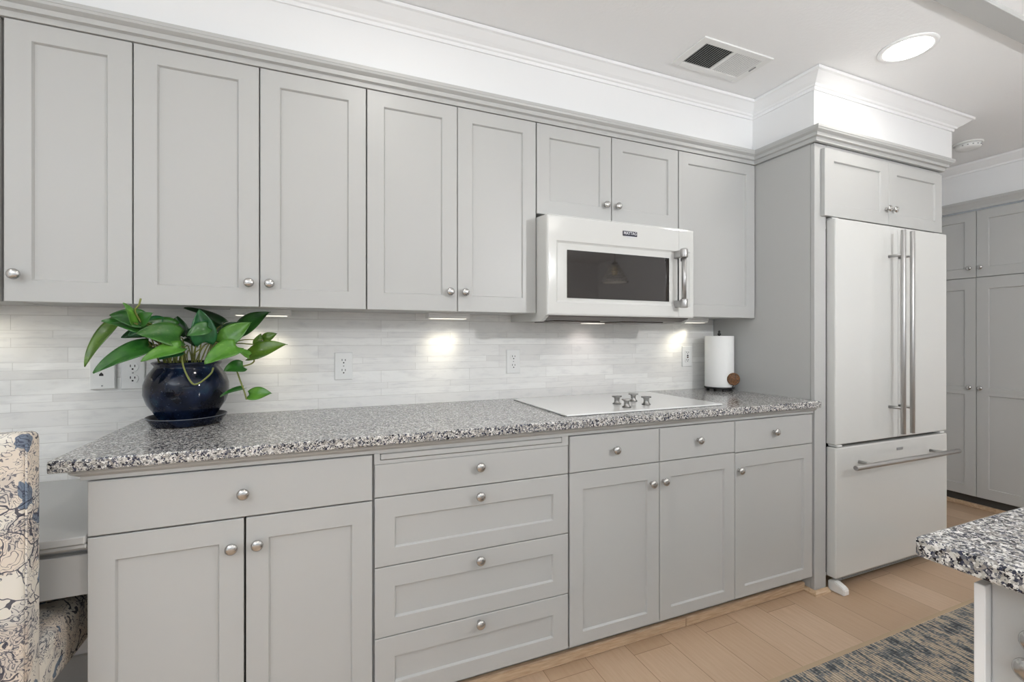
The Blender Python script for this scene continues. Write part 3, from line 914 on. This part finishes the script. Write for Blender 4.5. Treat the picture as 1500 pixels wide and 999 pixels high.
LEAVES=[(-0.592, 1.84, 1.257, -0.654, 1.8, 1.119, 0.040, 0.35, 0.13, 'o'),
(-0.495, 1.8, 1.181, -0.613, 1.74, 1.103, 0.06, 0.2, 0.12, 'g'),
(-0.504, 1.79, 1.261, -0.581, 1.76, 1.276, 0.052, -0.2, 0.1, 'g'),
(-0.521, 1.76, 1.253, -0.541, 1.74, 1.313, 0.03, 0.6, 0.15, 'l'),
(-0.506, 1.77, 1.256, -0.47, 1.75, 1.284, 0.035, 0.3, 0.2, 'g'),
(-0.466, 1.88, 1.244, -0.578, 1.84, 1.208, 0.056, -0.1, 0.1, 'd'),
(-0.488, 1.9, 1.221, -0.595, 1.88, 1.256, 0.052, 0.2, 0.1, 't'),
(-0.416, 1.82, 1.208, -0.512, 1.75, 1.222, 0.072, -0.1, 0.1, 'v'),
(-0.405, 1.78, 1.178, -0.493, 1.72, 1.136, 0.045, 0.1, 0.1, 'l'),
(-0.414, 1.8, 1.165, -0.461, 1.77, 1.14, 0.05, 0.3, 0.05, 't'),
(-0.45, 1.93, 1.216, -0.449, 1.93, 1.283, 0.051, 0, 0.05, 'd'),
(-0.353, 1.84, 1.192, -0.364, 1.82, 1.303, 0.061, 0.1, 0.08, 't'),
(-0.338, 1.82, 1.244, -0.392, 1.79, 1.215, 0.037, -0.3, 0.1, 'g'),
(-0.313, 1.94, 1.258, -0.424, 1.9, 1.31, 0.048, 0.4, 0.08, 'd'),
(-0.336, 1.95, 1.228, -0.367, 1.94, 1.282, 0.045, 0.3, 0.05, 'd'),
(-0.309, 1.86, 1.189, -0.215, 1.85, 1.262, 0.055, 0.2, 0.1, 'l'),
(-0.268, 1.93, 1.225, -0.16, 1.9, 1.302, 0.063, -0.1, 0.08, 'g'),
(-0.206, 1.9, 1.183, -0.191, 1.9, 1.223, 0.024, 0.4, 0.05, 'o'),
(-0.184, 1.9, 1.201, -0.137, 1.89, 1.223, 0.029, 0.2, 0.08, 'o'),
(-0.206, 1.89, 1.184, -0.155, 1.87, 1.186, 0.015, 0.2, 0.08, 'o'),
(-0.223, 1.87, 1.144, -0.101, 1.84, 1.184, 0.053, 0.0, 0.14, 'o'),
(-0.252, 1.79, 1.179, -0.336, 1.75, 1.124, 0.064, 0.2, 0.08, 'l'),
(-0.223, 1.86, 1.144, -0.262, 1.85, 1.167, 0.028, 0.2, 0.05, 'l'),
(-0.234, 1.8, 1.111, -0.286, 1.77, 1.099, 0.045, 0.1, 0.08, 'g'),
(-0.235, 1.81, 1.036, -0.298, 1.78, 1.013, 0.023, 0.5, 0.12, 'g'),
(-0.219, 1.82, 1.011, -0.147, 1.8, 1.015, 0.042, 0.0, 0.06, 'l'),
(-0.452, 1.93, 1.2, -0.497, 1.9, 1.185, 0.048, 0.2, 0.1, 'd'),
(-0.333, 1.93, 1.183, -0.359, 1.92, 1.227, 0.045, 0.3, 0.1, 'd'),
(-0.391, 1.92, 1.184, -0.427, 1.9, 1.2, 0.039, 0.3, 0.1, 'd'),
(-0.505, 1.79, 1.232, -0.600, 1.76, 1.258, 0.05, 0.25, 0.1, 'g'),
(-0.465, 1.83, 1.252, -0.553, 1.82, 1.214, 0.058, 0.0, 0.1, 't'),
(-0.435, 1.85, 1.235, -0.520, 1.80, 1.240, 0.060, -0.3, 0.1, 'g'),
(-0.300, 1.90, 1.215, -0.245, 1.88, 1.262, 0.050, 0.3, 0.1, 'd'),
(-0.400, 1.88, 1.20, -0.352, 1.86, 1.240, 0.048, 0.4, 0.1, 'd'),
(-0.503, 1.86, 1.175, -0.538, 1.84, 1.185, 0.037, 0.3, 0.1, 'd')]
VINES=[[(-0.409, 1.8, 1.167), (-0.397, 1.768, 1.121), (-0.382, 1.755, 1.085), (-0.367, 1.752, 1.061), (-0.352, 1.752, 1.062), (-0.332, 1.755, 1.078), (-0.318, 1.76, 1.095), (-0.315, 1.77, 1.110)],
[(-0.255, 1.82, 1.094), (-0.243, 1.8, 1.064), (-0.231, 1.8, 1.027), (-0.224, 1.8, 0.998)],
[(-0.239, 1.82, 1.110), (-0.217, 1.85, 1.116), (-0.208, 1.86, 1.128), (-0.224, 1.87, 1.145)],
[(-0.287, 1.88, 1.183), (-0.264, 1.92, 1.221)],
[(-0.234, 1.88, 1.155), (-0.205, 1.9, 1.180), (-0.188, 1.9, 1.194)],
[(-0.506, 1.77, 1.255), (-0.517, 1.755, 1.290), (-0.506, 1.75, 1.307), (-0.501, 1.75, 1.328)],
[(-0.517, 1.77, 1.253), (-0.508, 1.82, 1.220), (-0.483, 1.88, 1.184)]]



def leaf_bm(p0, p1, width, roll, droop):
    """heart-shaped leaf from stalk p0 to tip p1, arched along the midrib and folded across it"""
    b = B()
    a = Vector(p0); e = Vector(p1)
    ax = e - a
    L = ax.length
    axn = ax.normalized()
    face = Vector((0.15, -0.78, 0.60))
    side = axn.cross(face)
    if side.length < 0.15: side = axn.cross(Vector((0.3, -1, 0.1)))
    side.normalize()
    side = (Matrix.Rotation(roll, 3, axn) @ side).normalized()
    nrm = side.cross(axn).normalized()
    if nrm.dot(face) < 0: nrm = -nrm
    N, K = 14, 4
    rows = []
    for i in range(N + 1):
        s = i / N
        wv = width * 0.5 * (math.sin(PI * min(1, (s * 0.93 + 0.07)) ** 0.66) ** 0.85) if s < 1 else 0.0
        back = 0.10 * L * (1 - s) ** 3
        mid = a + ax * s + nrm * (droop * L * 4 * s * (1 - s) * 0.55)
        row = []
        for k in range(-K, K + 1):
            q = k / K
            p = mid + side * (wv * q) - axn * (back * abs(q) ** 1.4) + nrm * (wv * (0.30 * abs(q) ** 1.3 - 0.05)) * 0.8
            p += nrm * (0.04 * width * math.sin(6 * s + 2 * q))
            row.append(tuple(p))
        rows.append(row)
    vs = [[b.bm.verts.new(p) for p in row] for row in rows]
    for r0, r1 in zip(vs, vs[1:]):
        for k in range(2 * K):
            f = b.bm.faces.new((r0[k], r0[k + 1], r1[k + 1], r1[k]))
            f.smooth = True
    bmesh.ops.remove_doubles(b.bm, verts=b.bm.verts, dist=1e-5)
    bmesh.ops.recalc_face_normals(b.bm, faces=b.bm.faces)
    bmesh.ops.solidify(b.bm, geom=list(b.bm.faces), thickness=0.0006)
    return b


for (bx, by, bz, tx, ty, tz, wd, rl, drp, kind) in LEAVES:
    leaf_bm((bx, by, bz), (tx, ty, tz), wd * 1.28, rl, drp).build('leaf', LEAF[kind], t)
    if bz > 1.15 and by < 1.95:
        q = random.uniform(-0.05, 0.05)
        sx, sy = cx + max(-0.06, min(0.06, (bx - cx) * 0.5)) + q * 0.3, cy - 0.02 + q * 0.4
        mx, my = sx * 0.55 + bx * 0.45, sy * 0.55 + by * 0.45
        pts = smooth_curve([(sx, sy, 1.112), (mx, my, max(1.135, bz * 0.6 + 1.15 * 0.4 + 0.012)), (bx, by, bz)], 6)
        B().tube(pts, 0.0024, 8, r1=0.0017).build('stalk', M['stem'], t)
for k in range(16):
    a = random.uniform(0, 2 * PI); r_ = random.uniform(0.01, 0.06)
    sx, sy = cx + r_ * math.cos(a), cy - 0.02 + 0.6 * r_ * math.sin(a)
    pts = smooth_curve([(sx, sy, 1.110), (sx + random.uniform(-.012, .012), sy - 0.01, 1.15), (sx + random.uniform(-.03, .03), sy - 0.01 + random.uniform(-.02, .02), random.uniform(1.165, 1.20))], 5)
    B().tube(pts, 0.0019, 6).build('stalk', M['stem'], t)
for v in VINES:
    B().tube(smooth_curve(v, 6), 0.0026, 8).build('vine', M['stem'], t)

# ================================================================ DESK AND CHAIR
t = thing('desk', 'low gray built-in desk with a drawer, left of the base cabinets', 'desk', (-1.2, 1.78, 0))
B().box(-1.90, -0.5305, 1.462, 2.0715, 0.698, 0.718, 0.003, 2).build('desktop', M['paint'], t)
b = B()
b.box(-1.90, -0.5305, 1.470, 2.07, 0.6845, 0.6975, 0.003); b.box(-1.90, -0.5305, 1.482, 2.07, 0.678, 0.6840, 0.002)
b.build('edge_moulding', M['paint'], t)
b = B()
b.box(-1.90, -0.5310, 1.510, 2.07, 0.566, 0.677)
b.build('apron', M['paint'], t)
d = B().slab(-1.30, -0.5330, 0.562, 0.664, 1.489, 0.0205).build('drawer', M['paint'], t)
knob(d, -0.90, 1.489, 0.615)
B().box(-1.90, -1.88, 1.52, 2.07, 0.0, 0.5655).build('side_panel', M['paint'], t)

t = thing('upholstered_chair', 'cream upholstered chair with blue toile print, pulled up to the desk', 'chair', (-0.85, 1.6, 0))
b = B().box(-1.115, -0.585, 1.336, 1.404, 0.330, 0.997, 0.020, 4)
for v in b.bm.verts:
    if v.co.z > 0.9:
        u = (v.co.x + 0.85) / 0.265
        v.co.z += -0.012 + 0.016 * min(1, abs(u)) ** 3
for f in b.bm.faces: f.smooth = True
back = b.build('backrest', M['toile'], t)
b = B().box(-1.110, -0.588, 1.405, 1.86, 0.362, 0.505, 0.026, 4)
for f in b.bm.faces: f.smooth = True
b.build('seat', M['toile'], t)
b = B()
for z0_, z1_ in ((0.36, 0.975),):
    b.tube([(-0.5870, 1.342, z0_), (-0.5870, 1.342, z1_)], 0.0022, 8)
b.build('piping', M['toile'], back)
for x, y in ((-1.08, 1.37), (-0.62, 1.37), (-1.08, 1.82), (-0.62, 1.82)):
    b = B()
    z = 0.3615 if y > 1.5 else 0.329
    b.rings([[(x + dx_ * 0.016, y + dy_ * 0.016, 0.0) for dx_, dy_ in ((-1, -1), (1, -1), (1, 1), (-1, 1))], [(x + dx_ * 0.024, y + dy_ * 0.024, z) for dx_, dy_ in ((-1, -1), (1, -1), (1, 1), (-1, 1))]])
    b.build('leg', M['chair_wood'], t)

# ================================================================ RUG
t = thing('rug', 'blue-gray and beige woven rug on the wooden floor', 'rug', (1.9, 0.75, 0))
B().box(0.45, 3.35, 0.475, 1.136, 0.0005, 0.008).build('weave', M['rug'], t)
b = B()
b.box(0.45, 3.35, 1.1362, 1.156, 0.0005, 0.0085, 0.002)
b.build('binding', M['rug_edge'], t)

# ================================================================ PENDANT over the room behind (one mirrored in the microwave window, one added unseen as fill)
def pendant(label, qx, qy, qz, lit):
    t = thing('pendant_lamp', label, 'pendant lamp', (qx, qy, qz), 0, 'pendant lamps')
    B().lathe([(0.055, 2.4398), (0.055, 2.425), (0.012, 2.415)], (qx, qy, 0), 'Z', 24).build('canopy', M['chrome'], t)
    B().tube([(qx, qy, 2.416), (qx, qy, 1.955)], 0.006, 10).build('stem', M['chrome'], t)
    # open wire-and-bead shade: rings and strings round a frosted bulb
    sh = B().lathe([(0.030, qz + 0.185), (0.034, qz + 0.190), (0.030, qz + 0.198), (0.008, qz + 0.200)], (qx, qy, 0), 'Z', 24).build('shade', M['rubber'], t)
    b = B()
    for rr, zz in ((0.128, qz), (0.092, qz + 0.06), (0.056, qz + 0.12), (0.044, qz + 0.155)):
        b.tube([(qx + rr * math.cos(2 * PI * k / 32), qy + rr * math.sin(2 * PI * k / 32), zz) for k in range(33)], 0.003, 6)
    b.build('wire_hoops', M['rubber'], sh)
    for k in range(20):
        b = B()
        a = 2 * PI * k / 20
        for s in range(7):
            rr = 0.130 - 0.088 * s / 6
            zz = qz + 0.006 + 0.160 * s / 6
            bmesh.ops.create_icosphere(b.bm, subdivisions=1, radius=0.0085, matrix=Matrix.Translation((qx + rr * math.cos(a), qy + rr * math.sin(a), zz)))
        b.build('bead_string', M['chrome'], sh)
    B().lathe([(0.006, qz + 0.07), (0.026, qz + 0.085), (0.032, qz + 0.11), (0.026, qz + 0.14), (0.014, qz + 0.165)], (qx, qy, 0), 'Z', 20).build('bulb', M['candle'], t)
    B().lathe([(0.020, qz + 0.020), (0.105, qz + 0.010), (0.118, qz + 0.004), (0.118, qz + 0.001), (0.020, qz + 0.001)], (qx, qy, 0), 'Z', 32).build('diffuser', M['lens_soft'], t)
    if not lit:
        return
    d = bpy.data.lights.new('added_fill_light', 'POINT')  # fill light, only in the added pendant
    d.energy = PENDANT
    d.color = (0.98, 0.99, 1.0)
    d.shadow_soft_size = 0.06
    o = bpy.data.objects.new('added_fill_light', d)
    C.objects.link(o)
    o.parent = t
    o.location = (0, 0, 0.10)


pendant('beaded bell-shaped pendant lamp mirrored in the microwave window', 2.73, -0.50, 1.76, False)
pendant('added unseen beaded bell-shaped pendant lamp for fill light over the near end of the island, outside the picture', 1.85, -0.50, 1.76, True)  # unseen lamp added to brighten the ceiling and upper cabinets
